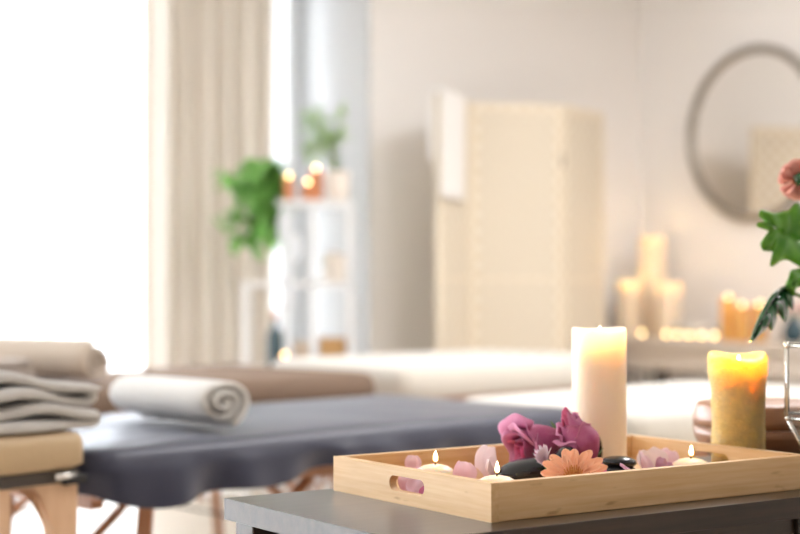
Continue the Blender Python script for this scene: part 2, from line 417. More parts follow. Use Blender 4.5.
# ---- candles -----------------------------------------------------------------
def flame_mb(h, r):
    return MB().lathe([(r*.25,0),(r*.8,h*.12),(r,h*.28),(r*.82,h*.5),(r*.45,h*.74),(r*.12,h*.95),(.0001,h)], 12)
def candle(name, label, loc, r, h, m, group=None, flame=(.006,.022), fm=None, cat='candle', dip=.006, wick=.008, lean=(0,0)):
    t = thing(name, label, cat, loc, 0, group)
    prof = [(r*.96,0),(r,.004),(r,h-.006),(r*.985,h-.0015),(r*.94,h),(r*.86,h-.001),(r*.74,h-dip),(.001,h-dip)]
    MB().lathe(prof, 28).build('wax_body', m, t)
    MB().tube([(0,0,h-dip-.003),(lean[0]*.3,lean[1]*.3,h-dip+wick)], .0012, 6).build('wick', M['wick'], t)
    if flame:
        f = flame_mb(flame[1], flame[0]).build('flame', fm or M['flame'], t, (lean[0]*.3, lean[1]*.3, h-dip+wick*.7))
    return t
def glow(loc, power, col=(1,.66,.30), r=.006):
    L = bpy.data.lights.new('candle_light', 'POINT'); L.energy = power; L.color = col; L.shadow_soft_size = r
    o = bpy.data.objects.new('candle_light', L); C.objects.link(o); o.location = loc; return o
M['flamefar'] = flame_mat('far_flame_glow', 6.5, .02, (1,.62,.22), (1,.70,.32))
far = dict(flame=(.0065,.020), fm=M['flamefar'])
zc = .67
# tall group at the far end of the console
candle('pillar_candle', 'tallest cream pillar candle at the far end of the console table', RM(.17,.26,zc), .066, .50, M['wax'], dip=.03, **dict(flame=(.006,.02)))
candle('pillar_candle', 'short cream pillar candle left of the tallest one on the console', RM(.31,.235,zc), .062, .28, M['wax'], dip=.03, **dict(flame=(.006,.02)))
candle('pillar_candle', 'short cream pillar candle right of the tallest one on the console', RM(.27,.465,zc), .062, .27, M['wax'], dip=.03, **dict(flame=(.006,.02)))
for q in (RM(.17,.26,zc+.49), RM(.31,.235,zc+.27), RM(.27,.465,zc+.26)): glow(q, .45, (1,.66,.30))
names = ['lit tealight beside the pillar candles at the end of the console', 'first of five lit tealights in a row on the console, nearest the pillars',
         'second of five lit tealights in a row on the console', 'middle tealight of the five in a row on the console',
         'fourth of five lit tealights in a row on the console', 'last of five lit tealights in a row, nearest the amber jars']
TE = [(.37,.385),(.375,.55),(.375,.625),(.375,.70),(.375,.775),(.375,.855)]
for (s, t), nm in zip(TE, names):
    tl = thing('tealight', nm, 'candle', RM(s, t, zc), 0, 'tealights along the console')
    MB().lathe([(.019,0),(.020,.001),(.020,.020),(.019,.020),(.019,.010),(.001,.010)], 24).build('cup', M['silver'], tl)
    MB().lathe([(.0185,.0105),(.0185,.0125),(.001,.0120)], 24).build('wax', M['waxcream'], tl)
    MB().tube([(0,0,.011),(0,0,.020)], .001, 6).build('wick', M['wick'], tl)
    flame_mb(.020, .0065).build('flame', M['flamefar'], tl, (0,0,.019))
for (s, t, h, lab) in ((.22,.80,.20,'tallest amber jar candle under the mirror'),(.26,.92,.165,'amber jar candle in the middle of the three under the mirror'),(.20,.97,.17,'amber jar candle behind the green leaf tip under the mirror')):
    candle('jar_candle', lab, RM(s, t, zc), .036, h, M['ambers'], 'amber jar candles', dip=.012, **far)
tb = MB()
def roll_mb(R, L, turns=3.2, th=.008, sq=1.0, nL=10, seed=1, core=.010):
    """towel rolled about local X (one end at x=0), spiral visible at both ends"""
    rnd = random.Random(seed); mb = MB(); n = int(turns*22)
    ring = []
    pitch = (R - core)/turns
    for i in range(n+1):
        a = 2*PI*turns*i/n; r = core + pitch*turns*i/n
        wob = 1 + .035*sin(3*a+seed) + .02*sin(1.3*a)
        ring.append((r*wob, a))
    def P(i, x, off, e):
        r, a = ring[i]; r = r - off
        return (x, r*cos(a+.6), max(-R*sq*.97, r*sin(a+.6)*sq))
    th = pitch*.74
    xs = [0, .004, .012] + [.012 + (L-.024)*k/nL for k in range(1, nL)] + [L-.012, L-.004, L]
    es = [.30, .12, 0] + [0]*(nL-1) + [0, .12, .30]
    vs, fs = [], []
    W = 2*(n+1); nX = len(xs)
    for k, x in enumerate(xs):
        bul = 1 + .05*sin(PI*k/(nX-1)) + .015*sin(k*1.7+seed)
        for i in range(n+1):
            q = P(i, x + .004*sin(ring[i][1]*.5+seed), th*es[k], 0); vs.append((q[0], q[1]*bul, q[2]))
        for i in range(n+1):
            q = P(i, x + .004*sin(ring[i][1]*.5+seed), th*(1-es[k]), 0); vs.append((q[0], q[1]*bul, q[2]))
    m = n+1
    for k in range(nX-1):
        o, o2 = k*W, (k+1)*W
        for i in range(n):
            fs.append((o+i, o2+i, o2+i+1, o+i+1)); fs.append((o+m+i, o+m+i+1, o2+m+i+1, o2+m+i))
        fs.append((o, o+m, o2+m, o2)); fs.append((o+n, o2+n, o2+m+n, o+m+n))
    for o in (0, (nX-1)*W):
        for i in range(n): fs.append((o+i, o+i+1, o+m+i+1, o+m+i))
    mb.add(vs, fs); return mb

def rz_of(d): return math.atan2(d[1], d[0])
# small folded white towel on the console
def fold_mb(Lx, Dy, layers, th, seed=2, jag=.01, dome=0):
    """a towel folded in flat layers; the fold edges face local -Y, X along, Z up"""
    rnd = random.Random(seed); path = []
    H = layers*th
    for k in range(layers):
        z = th*(k+.5); j0 = rnd.uniform(-jag, jag); j1 = rnd.uniform(-jag, jag)
        x0, x1 = 0+j0, Lx+j1
        seq = [x0+(x1-x0)*q/14 for q in range(15)]
        if k % 2: seq.reverse()
        for x in seq: path.append((x, z + .22*th*sin(x*28+k*1.3+seed)*(0 if k == 0 else 1)))
        if k < layers-1:
            s = 1 if k % 2 == 0 else -1; xe = x1 if k % 2 == 0 else x0
            for a in (-60,-25,25,60):
                path.append((xe + s*th*.52*cos(math.radians(a)), z + th*.5 + th*.5*sin(math.radians(a))))
    mb = MB(); n = len(path); t2 = th*.40
    nrm = []
    for i in range(n):
        a, b = path[max(i-1,0)], path[min(i+1,n-1)]; d = Vector((b[0]-a[0], b[1]-a[1])).normalized(); nrm.append((-d.y, d.x))
    ys = [0,.006,.02] + [.02+(Dy-.04)*q/6 for q in range(1,6)] + [Dy-.02, Dy-.006, Dy]; sh = [.5,.85,1]+[1]*5+[1,.85,.5]
    vs, fs = [], []
    for y, s in zip(ys, sh):
        for sg in (1,-1):
            for i in range(n):
                yy = y + .006*sin(i*.35+seed) if y < .03 else y
                sag = 0
                vs.append((path[i][0]+nrm[i][0]*t2*s*sg, yy, path[i][1]+nrm[i][1]*t2*s*sg))
    W = 2*n
    for k in range(len(ys)-1):
        o, o2 = k*W, (k+1)*W
        for i in range(n-1):
            fs.append((o+i, o+i+1, o2+i+1, o2+i)); fs.append((o+n+i, o2+n+i, o2+n+i+1, o+n+i+1))
        fs.append((o, o2, o2+n, o+n)); fs.append((o+n-1, o+2*n-1, o2+2*n-1, o2+n-1))
    for o in (0, (len(ys)-1)*W):
        for i in range(n-1): fs.append((o+i, o+n+i, o+n+i+1, o+i+1))
    if dome: vs = [(x, y, z*(1+dome*(1-max(0, x/Lx)**2))) for x, y, z in vs]
    mb.add(vs, fs); return mb
tag(fold_mb(.17, .17, 3, .026, 4, .004).build('folded_towel', M['towelwhite'], None, RM(.34,.555,zc), (0,0,math.atan2(B_.y,B_.x))),
    'small folded white towel on the console behind the tealights', 'towel')
# little vase of pink flowers at the near end of the console
vb = thing('flower_vase', 'small vase of soft pink flowers at the end of the console', 'vase', RM(.24,1.20,zc))
MB().lathe([(.03,0),(.05,.03),(.048,.07),(.025,.1),(.03,.115),(.02,.11)], 20).build('vase_body', M['teal'], vb)
rnd = random.Random(4)
for k in range(7):
    a = k*2.4; rr = .03+.016*k**.5
    pos = (rr*cos(a), rr*sin(a), .15+.02*rnd.random())
    MB().ball(.026,.026,.022,10,7, Matrix.Translation(pos), lambda d: 1+.15*sin(9*d.x+7*d.y)).build('blossom', M['pinkfl'] if k % 3 else M['palegreen'], vb)
    MB().tube([(0,0,.09), pos], .003, 5).build('stem', M['stem'], vb)

# ------------------------------------------------------------------ shelf with plants
shx, shy = -.43, 6.62
sh = thing('shelf_unit', 'white stepped metal shelf holding plants and candles near the curtain', 'shelf', (shx, shy, 0))
def sbox(n, x0, x1, y0, y1, z0, z1, m=M['whitemetal']): return MB().box(x0-shx, x1-shx, y0-shy, y1-shy, z0, z1).build(n, m, sh, smooth=False, bevel=.002)
for (x, y, h) in ((-.655,6.50,.92),(-.655,6.74,.92),(-.365,6.50,1.26),(-.505,6.74,1.26),(-.212,6.50,1.26),(-.212,6.74,1.26),(-.505,6.50,1.26)):
    if (x, y) == (-.505,6.50): continue
    sbox('post', x-.010, x+.010, y-.010, y+.010, 0, h)
sbox('shelf_board', -.515, -.20, 6.49, 6.75, 1.26, 1.285)
sbox('shelf_board', -.665, -.20, 6.49, 6.75, .92, .945)
sbox('shelf_board', -.665, -.20, 6.49, 6.75, .56, .58)
sbox('shelf_board', -.665, -.20, 6.49, 6.75, .16, .18)
ZT, ZM, ZL = 1.285, .945, .58
def candle_s(lab, x, y, z, r, h, m, fl=True):
    return candle('votive_candle', lab, (x, y, z), r, h, m, 'candles on the plant shelf', dip=.006, **far)
candle_s('short candle beside the trailing plant on the top shelf', -.468, 6.54, ZT, .022, .095, M['waxterra'])
candle_s('taller terracotta candle on the top shelf', -.357, 6.62, ZT, .030, .135, M['waxterra'])
candle_s('shorter terracotta candle in front of the taller one on the top shelf', -.386, 6.525, ZT, .026, .07, M['waxterra'])
candle_s('small lit candle on the lower shelf beside a dark bottle', -.483, 6.52, ZL, .024, .05, M['waxterra'])
bt = thing('bottle', 'dark teal bottle on the lower shelf', 'bottle', (-.53,6.60,ZL))
MB().lathe([(.03,0),(.034,.006),(.034,.13),(.028,.155),(.012,.175),(.012,.21)], 20).build('bottle_body', M['teal'], bt)
MB().lathe([(.015,.205),(.015,.235),(.012,.237)], 16).build('cap', M['terracotta'], bt)
def basket(lab, x, y, z, w, d, h, m):
    t = thing('storage_basket', lab, 'basket', (x,y,z))
    b = MB()
    b.box(-w/2,w/2,-d/2,d/2,0,.008)
    for (x0,x1,y0,y1) in ((-w/2,w/2,-d/2,-d/2+.008),(-w/2,w/2,d/2-.008,d/2),(-w/2,-w/2+.008,-d/2,d/2),(w/2-.008,w/2,-d/2,d/2)): b.box(x0,x1,y0,y1,0,h)
    b.build('basket_body', m, t, smooth=False)
    MB().tube([(-w/2,-d/2,h),(w/2,-d/2,h),(w/2,d/2,h),(-w/2,d/2,h)], .006, 8, closed=True).build('rim', m, t)
basket('small peach basket on the lower shelf beside the lit candle', -.41, 6.60, ZL, .085, .12, .105, M['towelbeige'])
basket('amber wicker basket at the end of the lower shelf', -.285, 6.60, ZL, .115, .14, .12, M['wicker'])
cb = thing('canister', 'pale peach lidded canister on the middle shelf', 'canister', (-.28,6.60,ZM))
MB().lathe([(.045,0),(.048,.004),(.048,.10)], 24).build('canister_body', M['ceramic'], cb)
MB().lathe([(.05,.10),(.05,.115),(.01,.12),(.01,.13),(.006,.135)], 24).build('lid', M['ceramic'], cb)
# made-up shell strand standing in for window light through the gaps
cs = thing('gap_light_strand', 'strand of pale shell discs, made up for window light between shelf and leaves', 'window light stand-in', (-.462,6.475,1.262))
MB().tube([(0,0,0),(.002,0,-.5)], .0015, 5).build('cord', M['whitemetal'], cs)
MB().tube([(0,0,0),(0,.016,.01)], .002, 5).build('hook', M['whitemetal'], cs)
for (dx, z, rx, rz_) in ((-.018,-.085,.030,.075),(.028,-.175,.026,.06),(-.012,-.27,.026,.055),(.0,-.37,.028,.07)):
    MB().ball(rx,.004,rz_,20,10, Matrix.Translation((dx,0,z))).build('gap_light_disc', M['gaplight'], cs)

def leaf_mb(mb, p, d, up, L, W, bend=.25, n=6):
    """pointed leaf from p along d"""
    d = Vector(d).normalized(); up = Vector(up); s = d.cross(up).normalized(); nn = s.cross(d).normalized(); p = Vector(p)
    prof = lambda t: W*.5*(sin(PI*t**.75))
    vs, fs = [], []
    for i in range(n+1):
        t = i/n; c = p + d*(L*t) - nn*(bend*L*t*t); w = prof(t)
        vs += [c - s*w + nn*w*.25, c, c + s*w + nn*w*.25]
    for i in range(n):
        for k in (0,1): fs.append((i*3+k, i*3+k+1, i*3+k+4, i*3+k+3))
    mb.add(vs, fs)
# trailing plant
tp = thing('trailing_plant', 'bushy green trailing plant spilling over the left end of the top shelf', 'plant', (-.508,6.66,ZT))
MB().lathe([(.034,0),(.04,.004),(.05,.075),(.044,.075),(.04,.06),(.001,.06)], 20).build('pot', M['terracotta'], tp, Vector((.0,.0,0)))
rnd = random.Random(11); st = MB(); lv = MB()
for k in range(34):
    a = PI + rnd.uniform(-1.4, 1.4); out = rnd.uniform(.05, .29); drop = rnd.uniform(-.08, .33)*(1 - .3*out/.26)
    end = Vector((out*cos(a), out*sin(a)*.55, .085-drop))
    if end.x > -.03: end.x = -.03-rnd.random()*.05
    pp = []
    for j in range(9):
        t = j/8; q = Vector((0,0,.062))*(1-t) + end*t; q.z += .10*sin(PI*min(1,t*1.2))*(.5+.5*rnd.random()) ; pp.append(q)
    st.tube(pp, .002, 5)
    for j in range(2, 9):
        for q in range(2):
            dd = Vector((rnd.uniform(-1,1), rnd.uniform(-1,.6), rnd.uniform(-.9,.3)))
            leaf_mb(lv, pp[j], dd, (0,0,1), rnd.uniform(.06,.10), rnd.uniform(.045,.07))
st.build('vine_stems', M['stem'], tp); lv.build('leaves', M['ivy'], tp)
# pale plant in ceramic pot
pp_ = thing('potted_plant', 'pale leafy plant in a cream pot at the right end of the top shelf', 'plant', (-.265,6.62,ZT))
MB().lathe([(.042,0),(.048,.006),(.054,.13),(.047,.13),(.044,.11),(.001,.11)], 24).build('pot', M['ceramic'], pp_)
st = MB(); lv = MB(); rnd = random.Random(5)
for k in range(20):
    a = rnd.uniform(0, 2*PI); end = Vector((rnd.uniform(-.15,.07), rnd.uniform(-.08,.08), rnd.uniform(.20,.42)))
    pp = [Vector((.01*cos(a), .01*sin(a), .11)).lerp(end, t) + Vector((0,0,.04*sin(PI*t))) for t in (0,.25,.5,.75,1)]
    st.tube(pp, .002, 5)
    for j in (2,3,4):
        for q in range(2):
            leaf_mb(lv, pp[j], (rnd.uniform(-1,1), rnd.uniform(-1,1), rnd.uniform(-.4,.8)), (0,0,1), rnd.uniform(.05,.08), .022)
st.build('stems', M['stem'], pp_); lv.build('leaves', M['palegreen'], pp_)

# ------------------------------------------------------------------ massage tables
D45 = math.radians(45)
def slab_mb(L, W, z0, z1, r=.035, crown=.012, rc=.06):
    """rounded cushion, local X along, Y across, from z0 to z1"""
    prof = []
    mb = MB(); vs, fs = [], []
    rings = [(0.015, z0), (0.0, z0+.01), (0, z1-r)] + [(r*(1-cos(a)), z1-r+r*sin(a)) for a in (.4,.8,1.2,PI/2)]
    def ringpts(ins):
        pts = []
        x0, x1, y0, y1 = ins, L-ins, ins, W-ins
        for (cx, cy, a0) in ((x1-rc,y1-rc,0),(x0+rc,y1-rc,PI/2),(x0+rc,y0+rc,PI),(x1-rc,y0+rc,1.5*PI)):
            for k in range(5): a = a0+PI/2*k/4; pts.append((cx+rc*cos(a), cy+rc*sin(a)))
        out = []
        for i in range(len(pts)):
            a, b = pts[i], pts[(i+1) % len(pts)]; out.append(a)
            if math.dist(a, b) > .15:
                for q in range(1, 8): out.append((a[0]+(b[0]-a[0])*q/8, a[1]+(b[1]-a[1])*q/8))
        return out
    n = len(ringpts(0))
    for ins, z in rings:
        for x, y in ringpts(ins): vs.append((x, y, z))
    for sc in (.8,.5,.2):
        for x, y in ringpts(r):
            vs.append((L/2+(x-L/2)*sc, W/2+(y-W/2)*sc, z1+crown*(1-sc**2)))
    R = len(rings)+3
    for k in range(R-1):
        for i in range(n):
            j = (i+1) % n; fs.append((k*n+i, k*n+j, (k+1)*n+j, (k+1)*n+i))
    fs.append(tuple(range(n-1,-1,-1))); fs.append(tuple((R-1)*n+i for i in range(n)))
    return mb.add(vs, fs)
def massage_table(label, loc, ang, L, W, ztop, m, thick=.085):
    t = thing('massage_table', label, 'massage table', loc, ang)
    slab_mb(L, W, ztop-thick, ztop).build('mattress', m, t)
    MB().box(.03, L-.03, .03, .06, ztop-thick-.035, ztop-thick).box(.03, L-.03, W-.06, W-.03, ztop-thick-.035, ztop-thick).box(.03,.06,.06,W-.06,ztop-thick-.055,ztop-thick).box(L-.06,L-.03,.06,W-.06,ztop-thick-.055,ztop-thick).build('frame_rail', M['legwood'], t, smooth=False)
    zt = ztop-thick-.01
    for (x, sx) in ((.17,-.05),(L-.17,.05)):
        for (y, sy) in ((.06,-.0),(W-.06,.0)):
            MB().tube([(x,y,zt),(x+sx,y+sy,.0)], .021, 4).build('leg', M['legwood'], t, smooth=False)
    for y in (.06, W-.06):
        MB().tube([(.19,y,zt-.37),(.62,y,zt-.03)], .013, 6).build('brace', M['legwood'], t)
        MB().tube([(L-.19,y,zt-.37),(L-.62,y,zt-.03)], .013, 6).build('brace', M['legwood'], t)
    MB().tube([(.15,W-.06,.12),(L/2,W/2,.30),(L-.15,.06,.12)], .004, 6).build('support_cable', M['blackcap'], t)
    return t
# local Y of the tables runs to the back-left
massage_table('massage table under the grey-blue sheet, wooden legs showing below', (-.60,3.07,0), D45, 1.45, .66, .592, M['taupe'], .06)
massage_table('brown upholstered massage table behind the grey-blue one', (-1.26,3.90,0), D45, 1.70, .76, .645, M['taupe'])
massage_table('ivory covered massage table at the back before the folding screen', (.01,5.22,0), D45, 1.19, .72, .66, M['ivory'], .12)
massage_table('ivory covered massage table behind the bamboo tray and white candle', (.62,4.06,0), D45, 1.22, .68, .60, M['ivory'], .12)
# grey sheet draped over the first table
def sheet_mb(L, W, z, drop, seed=3):
    rnd = random.Random(seed); mb = MB(); vs, fs = [], []
    per = []
    rc = .07; ov = .012
    for (cx, cy, a0) in ((L-rc,W-rc,0),(rc,W-rc,PI/2),(rc,rc,PI),(L-rc,rc,1.5*PI)):
        for k in range(9): a = a0+PI/2*k/8; per.append((cx, cy, a))
    pts = []
    for i in range(len(per)):
        cx, cy, a = per[i]; pts.append((cx+rc*cos(a), cy+rc*sin(a), cos(a), sin(a)))
        b = per[(i+1) % len(per)]; q0 = pts[-1]; q1 = (b[0]+rc*cos(b[2]), b[1]+rc*sin(b[2]), cos(b[2]), sin(b[2]))
        dd = math.dist(q0[:2], q1[:2])
        if dd > .1:
            m = int(dd/.03)
            for k in range(1, m): t = k/m; pts.append((q0[0]+(q1[0]-q0[0])*t, q0[1]+(q1[1]-q0[1])*t, q0[2], q0[3]))
    n = len(pts)
    levels = []
    for sc in (.25,.5,.75,.93): levels.append(('top', sc))
    for a in (.0,.5,1.0,1.5): levels.append(('edge', a))
    for d in (.15,.3,.5,.75,1.0): levels.append(('drop', d))
    r = .03
    arc = [0]
    for i in range(1, n): arc.append(arc[-1]+math.dist(pts[i][:2], pts[i-1][:2]))
    for kind, q in levels:
        for i, (x, y, nx, ny) in enumerate(pts):
            xi, yi = x-nx*r, y-ny*r
            s = arc[i]
            if kind == 'top':
                X, Y = L/2+(xi-L/2)*q, W/2+(yi-W/2)*q
                Z = z + .010*(1-q*q) + .003*sin(9*X+5*Y)*sin(7*Y) + (.0055*sin(30*(X-.8*Y)+2*sin(9*Y))*max(0,1-X/.6) if X < .6 else 0) + .0025*sin(21*(X+.5*Y)+3*sin(5*X))
            elif kind == 'edge':
                X, Y, Z = xi+nx*r*sin(q), yi+ny*r*sin(q), z-r+r*cos(q)
            else:
                wav = (.017*sin(s*19+1.4*sin(s*5)) + .011*sin(s*43+2))*q
                dl = drop*(1+.22*sin(s*8+.6)+.14*sin(s*19))
                X, Y, Z = xi+nx*(r+.006+wav), yi+ny*(r+.006+wav), z-r-dl*q
            vs.append((X, Y, Z))
    for k in range(len(levels)-1):
        for i in range(n):
            j = (i+1) % n; fs.append((k*n+i, k*n+j, (k+1)*n+j, (k+1)*n+i))
    fs.append(tuple(range(n)))
    return mb.add(vs, fs)
tag(sheet_mb(1.53, .74, .606, .072).build('bed_sheet', M['sheet'], None, (-.60,3.07-.057,0), (0,0,D45), solid=.003, offset=1, sub=1),
    'dark grey-blue sheet draped over the nearest massage table', 'bed sheet')

# white rolled towel on the grey sheet
d = Vector((-.68,.73,0)).normalized()
tag(roll_mb(.074, .37, 2.6, sq=.76, seed=2).build('rolled_towel', M['towelwhite'], None, (-.375,3.345,.677), (0,0,rz_of(d))), 'white rolled towel lying on the grey-blue sheet', 'towel', 'rolled towels')
d = Vector((-.86,.51,0)).normalized()
tag(roll_mb(.073, .42, 2.1, sq=.92, seed=5).build('rolled_towel', M['towelbeige'], None, (-.85,4.40,.717), (0,0,rz_of(d))), 'beige rolled towel on the brown massage table behind the grey stack', 'towel', 'rolled towels')
tag(fold_mb(.26, .18, 3, .026, 9).build('folded_towel', M['toweltaupe'], None, (-1.22,4.10,.652), (0,0,.6)), 'taupe folded towel at the left edge behind the grey folded towel', 'towel')

# tan bench -------------------------------------------------------------------
be = math.radians(50); E0 = Vector((-.60,3.00,0)); ex = Vector((cos(be), sin(be), 0)); BL = .72; BW = .36
bo = E0 - ex*BL
bn = thing('padded_bench', 'tan padded wooden bench carrying the grey folded towel', 'bench', bo, be)
slab_mb(BL, BW, .578, .650, r=.02, crown=.004, rc=.025).build('cushion', M['tan'], bn)
MB().box(.015, BL-.012, .012, BW-.012, .553, .578).build('rail', M['darkrail'], bn, smooth=False, bevel=.003)
MB().tube([(BL-.075,.004,.567),(BL-.03,.004,.567)], .006, 10).build('latch', M['chrome'], bn)
MB().box(BL-.05, BL+.005, .006, .05, .548, .566).build('corner_cap', M['blackcap'], bn, smooth=False, bevel=.004)
def arch_leg(x0, x1, y, mat_, nm):
    """end panel with an arched opening between its two posts"""
    zt = .553; cw = .040; n = 14; th = .03; xa, xb = x0+.024, x1-cw
    inner = [(xa, 0), (xa, zt-.006)] + [(xa+(xb-xa)*(.42+.58*sin(PI/2*k/n)), zt-.006-.26*(1-cos(PI/2*k/n))) for k in range(1, n+1)] + [(xb, 0)]
    outer = [(x0, 0)] + [(x0, zt)] + [(x0+(x1-x0)*k/n, zt) for k in range(1, n+1)] + [(x1, 0)]
    mb = MB(); vs = []; fs = []; m = len(inner)
    for yy in (y, y+th):
        vs += [(p[0], yy, p[1]) for p in inner] + [(p[0], yy, p[1]) for p in outer]
    for i in range(m-1):
        fs.append((i, i+1, m+i+1, m+i)); fs.append((2*m+i, 3*m+i, 3*m+i+1, 2*m+i+1))
        fs.append((i, 2*m+i, 2*m+i+1, i+1)); fs.append((m+i, m+i+1, 3*m+i+1, 3*m+i))
    return mb.add(vs, fs).build(nm, mat_, bn, smooth=False)
arch_leg(BL-.19, BL-.01, .02, M['benchwood'], 'arched_leg')
arch_leg(BL-.19, BL-.01, BW-.05, M['benchwood'], 'arched_leg')
for y in (.02, BW-.05): MB().box(.03,.08,y,y+.03,0,.553).build('post_leg', M['benchwood'], bn, smooth=False)
# grey folded towel on the bench
gt = fold_mb(.235, .27, 4, .0215, 3, .012, .38)
tag(gt.build('folded_towel', M['towelgrey'], None, E0 - ex*.215 + Vector((-sin(be), cos(be),0))*.012 + Vector((0,0,.650)), (0,0,be-.04)), 'light grey folded towel on the tan padded bench', 'towel')

# ------------------------------------------------------------------ side table, tray and what is in it
TY = .5976; TA = Vector((.1149, 1.9648, .63)); U = Vector((cos(TY), sin(TY), 0)); V = Vector((-sin(TY), cos(TY), 0))
def T(u, v, z=0): return TA + U*u + V*v + Vector((0,0,z))
st_ = thing('side_table', 'dark wood side table holding the bamboo tray', 'table', T(-.17,-.055,-.63), TY)
TL, TW = 1.28, .45
MB().box(0, TL, 0, TW, .60, .63).build('table_top', M['table'], st_, smooth=False, bevel=.0006, seg=1)
for (x, y) in ((.012,.012),(.012,TW-.062),(TL-.062,.012),(TL-.062,TW-.062),(.69,.012)):
    MB().box(x, x+.05, y, y+.05, 0, .60).build('leg', M['table'], st_, smooth=False, bevel=.002)
MB().box(.10, .69, .02, .40, .50, .60).build('drawer', M['table'], st_, smooth=False, bevel=.002)
MB().box(.062, TL-.062, .10, TW-.03, .14, .165).build('lower_shelf', M['table'], st_, smooth=False, bevel=.002)

tr = thing('serving_tray', 'bamboo serving tray with cut-out handles on the dark side table', 'tray', TA, TY)
LX, WY, HT, tk = .587, .377, .05, .012
MB().box(tk*.6, LX-tk*.6, tk*.6, WY-tk*.6, .003, .010).build('tray_base', M['bamboo'], tr, smooth=False)
MB().box(tk, LX-tk, 0, tk, 0, HT).build('side_wall', M['bamboo'], tr, smooth=False, bevel=.0012)
MB().box(tk, LX-tk, WY-tk, WY, 0, HT).build('side_wall', M['bamboo'], tr, smooth=False, bevel=.0012)
def end_panel():
    """board along local X, height Z, with a rounded slot"""
    Lp = WY; hw, hh, zc_ = .042, .0105, .0275; n = 10
    inn, outp = [], []
    for k in range(4*n):
        a = 2*PI*k/(4*n)
        cx = (hw-hh) if cos(a) >= 0 else -(hw-hh)
        inn.append((cx+hh*cos(a), zc_+hh*sin(a)))
        t = Vector((cos(a), sin(a))); sc = min((Lp/2)/abs(t.x) if abs(t.x) > 1e-6 else 1e9, (HT/2)/abs(t.y) if abs(t.y) > 1e-6 else 1e9)
        outp.append((t.x*sc, HT/2+t.y*sc))
    # rectangular outline, evenly mapped
    outp = []
    for k in range(4*n):
        a = 2*PI*k/(4*n)
        if abs(cos(a)) > .72: x = math.copysign(Lp/2, cos(a)); z = HT/2 + HT/2*max(-1, min(1, sin(a)/.694))
        else: z = HT/2 + math.copysign(HT/2, sin(a)); x = Lp/2*max(-1, min(1, cos(a)/.694))
        outp.append((x, z))
    # pin the corners
    for cx, cz in ((1,1),(-1,1),(-1,-1),(1,-1)):
        tgt = (cx*Lp/2, HT/2+cz*HT/2); i = min(range(4*n), key=lambda q: math.dist(outp[q], tgt)); outp[i] = tgt
    N4 = 4*n; vs = []; fs = []
    for y in (0, tk):
        vs += [(p[0], y, p[1]) for p in inn] + [(p[0], y, p[1]) for p in outp]
    for i in range(N4):
        j = (i+1) % N4
        fs.append((i, N4+i, N4+j, j)); fs.append((2*N4+i, 2*N4+j, 3*N4+j, 3*N4+i))
        fs.append((i, j, 2*N4+j, 2*N4+i)); fs.append((N4+i, 3*N4+i, 3*N4+j, N4+j))
    return MB().add(vs, fs)
end_panel().build('handle_panel', M['bamboo'], tr, (tk, WY/2, 0), (0,0,PI/2), smooth=False)
end_panel().build('handle_panel', M['bamboo'], tr, (LX, WY/2, 0), (0,0,PI/2), smooth=False)
ZF = .0102

# --- big candles
def pillar(name, label, loc, r, h, m, rimf, bodyf, dip, wickh, fl, power, n=48):
    t = thing(name, label, 'candle', loc)
    prof = [(r*.97,0),(r,.003)] + [(r, h*k/14) for k in range(1, 14)] + [(r*1.0,h-.006),(r*.985,h-.002),(r*.95,h),(r*.90,h-.001),(r*.84,h-.006),(r*.72,h-dip*.8),(r*.5,h-dip),(.001,h-dip)]
    def rf(rr, z, a, j):
        k = max(0, (z-h*.62)/(h*.38))
        return bodyf(rr, z, a), z + (rimf(a)*k*k if j < len(prof)-4 else rimf(a)*.25*(rr/r))
    MB().lathe(prof, n, None, rf).build('wax_body', m, t)
    MB().tube([(0,0,h-dip-.004),(.001,0,h-dip+wickh)], .0013, 6).build('wick', M['wick'], t)
    flame_mb(fl[1], fl[0]).build('flame', M['flame'], t, (.001,0,h-dip+wickh*.7))
    glow(Vector(loc)+Vector((0,0,h-dip+wickh+.008)), power, (1,.52,.16))
    return t
pillar('pillar_candle', 'tall white lit pillar candle standing in the bamboo tray', T(.437,.289,ZF), .0425, .222, M['wax'],
       lambda a: .0015*sin(2*a+1), lambda r, z, a: r*(1+.006*sin(3*a+z*30)+.004*sin(5*a)), .034, .012, (.0055,.029), .17)
# yellow candle, melted rim lower towards the camera
def yrim(a):
    # front of the candle faces -Y
    f = math.cos(a + PI/2 - .15)
    return -.013*max(0, f)**3 + .0025*sin(3*a+.5)
def ybody(r, z, a):
    h = .193; k = max(0, min(1, (z-.125)/.045))
    k = k*k*(3-2*k)
    return r*(.94 + .11*k*(1+.22*cos(a-PI)) + .012*sin(4*a+z*70) + .008*sin(9*a-z*120) - .04*max(0,(z-.185)/.01)*(1 if z > .185 else 0))
pillar('pillar_candle', 'rough honey-yellow lit pillar candle standing behind the bamboo tray', T(.648,.195,0), .045, .191, M['waxyellow'],
       yrim, ybody, .030, .010, (.0042,.020), .55)

# --- small floating candles
def floater(label, u, v):
    t = thing('floating_candle', label, 'candle', T(u, v, ZF), 0, 'small candles in the tray')
    prof = [(.018,0),(.024,.003),(.0285,.010),(.0295,.015),(.0285,.019),(.025,.0235),(.018,.0275),(.009,.0295),(.001,.0288)]
    MB().lathe(prof, 32).build('wax_body', M['waxcream'], t)
    MB().tube([(0,0,.027),(.0008,0,.036)], .0011, 6).build('wick', M['wick'], t)
    flame_mb(.016, .0033).build('flame', M['flame'], t, (.0008,0,.0335))
    glow(T(u, v, ZF+.050), .004)
floater('small round cream candle near the cut-out handle of the tray', .113, .280)
floater('small round cream candle at the front corner of the tray', .105, .124)
floater('small round cream candle at the far end of the tray', .477, .129)

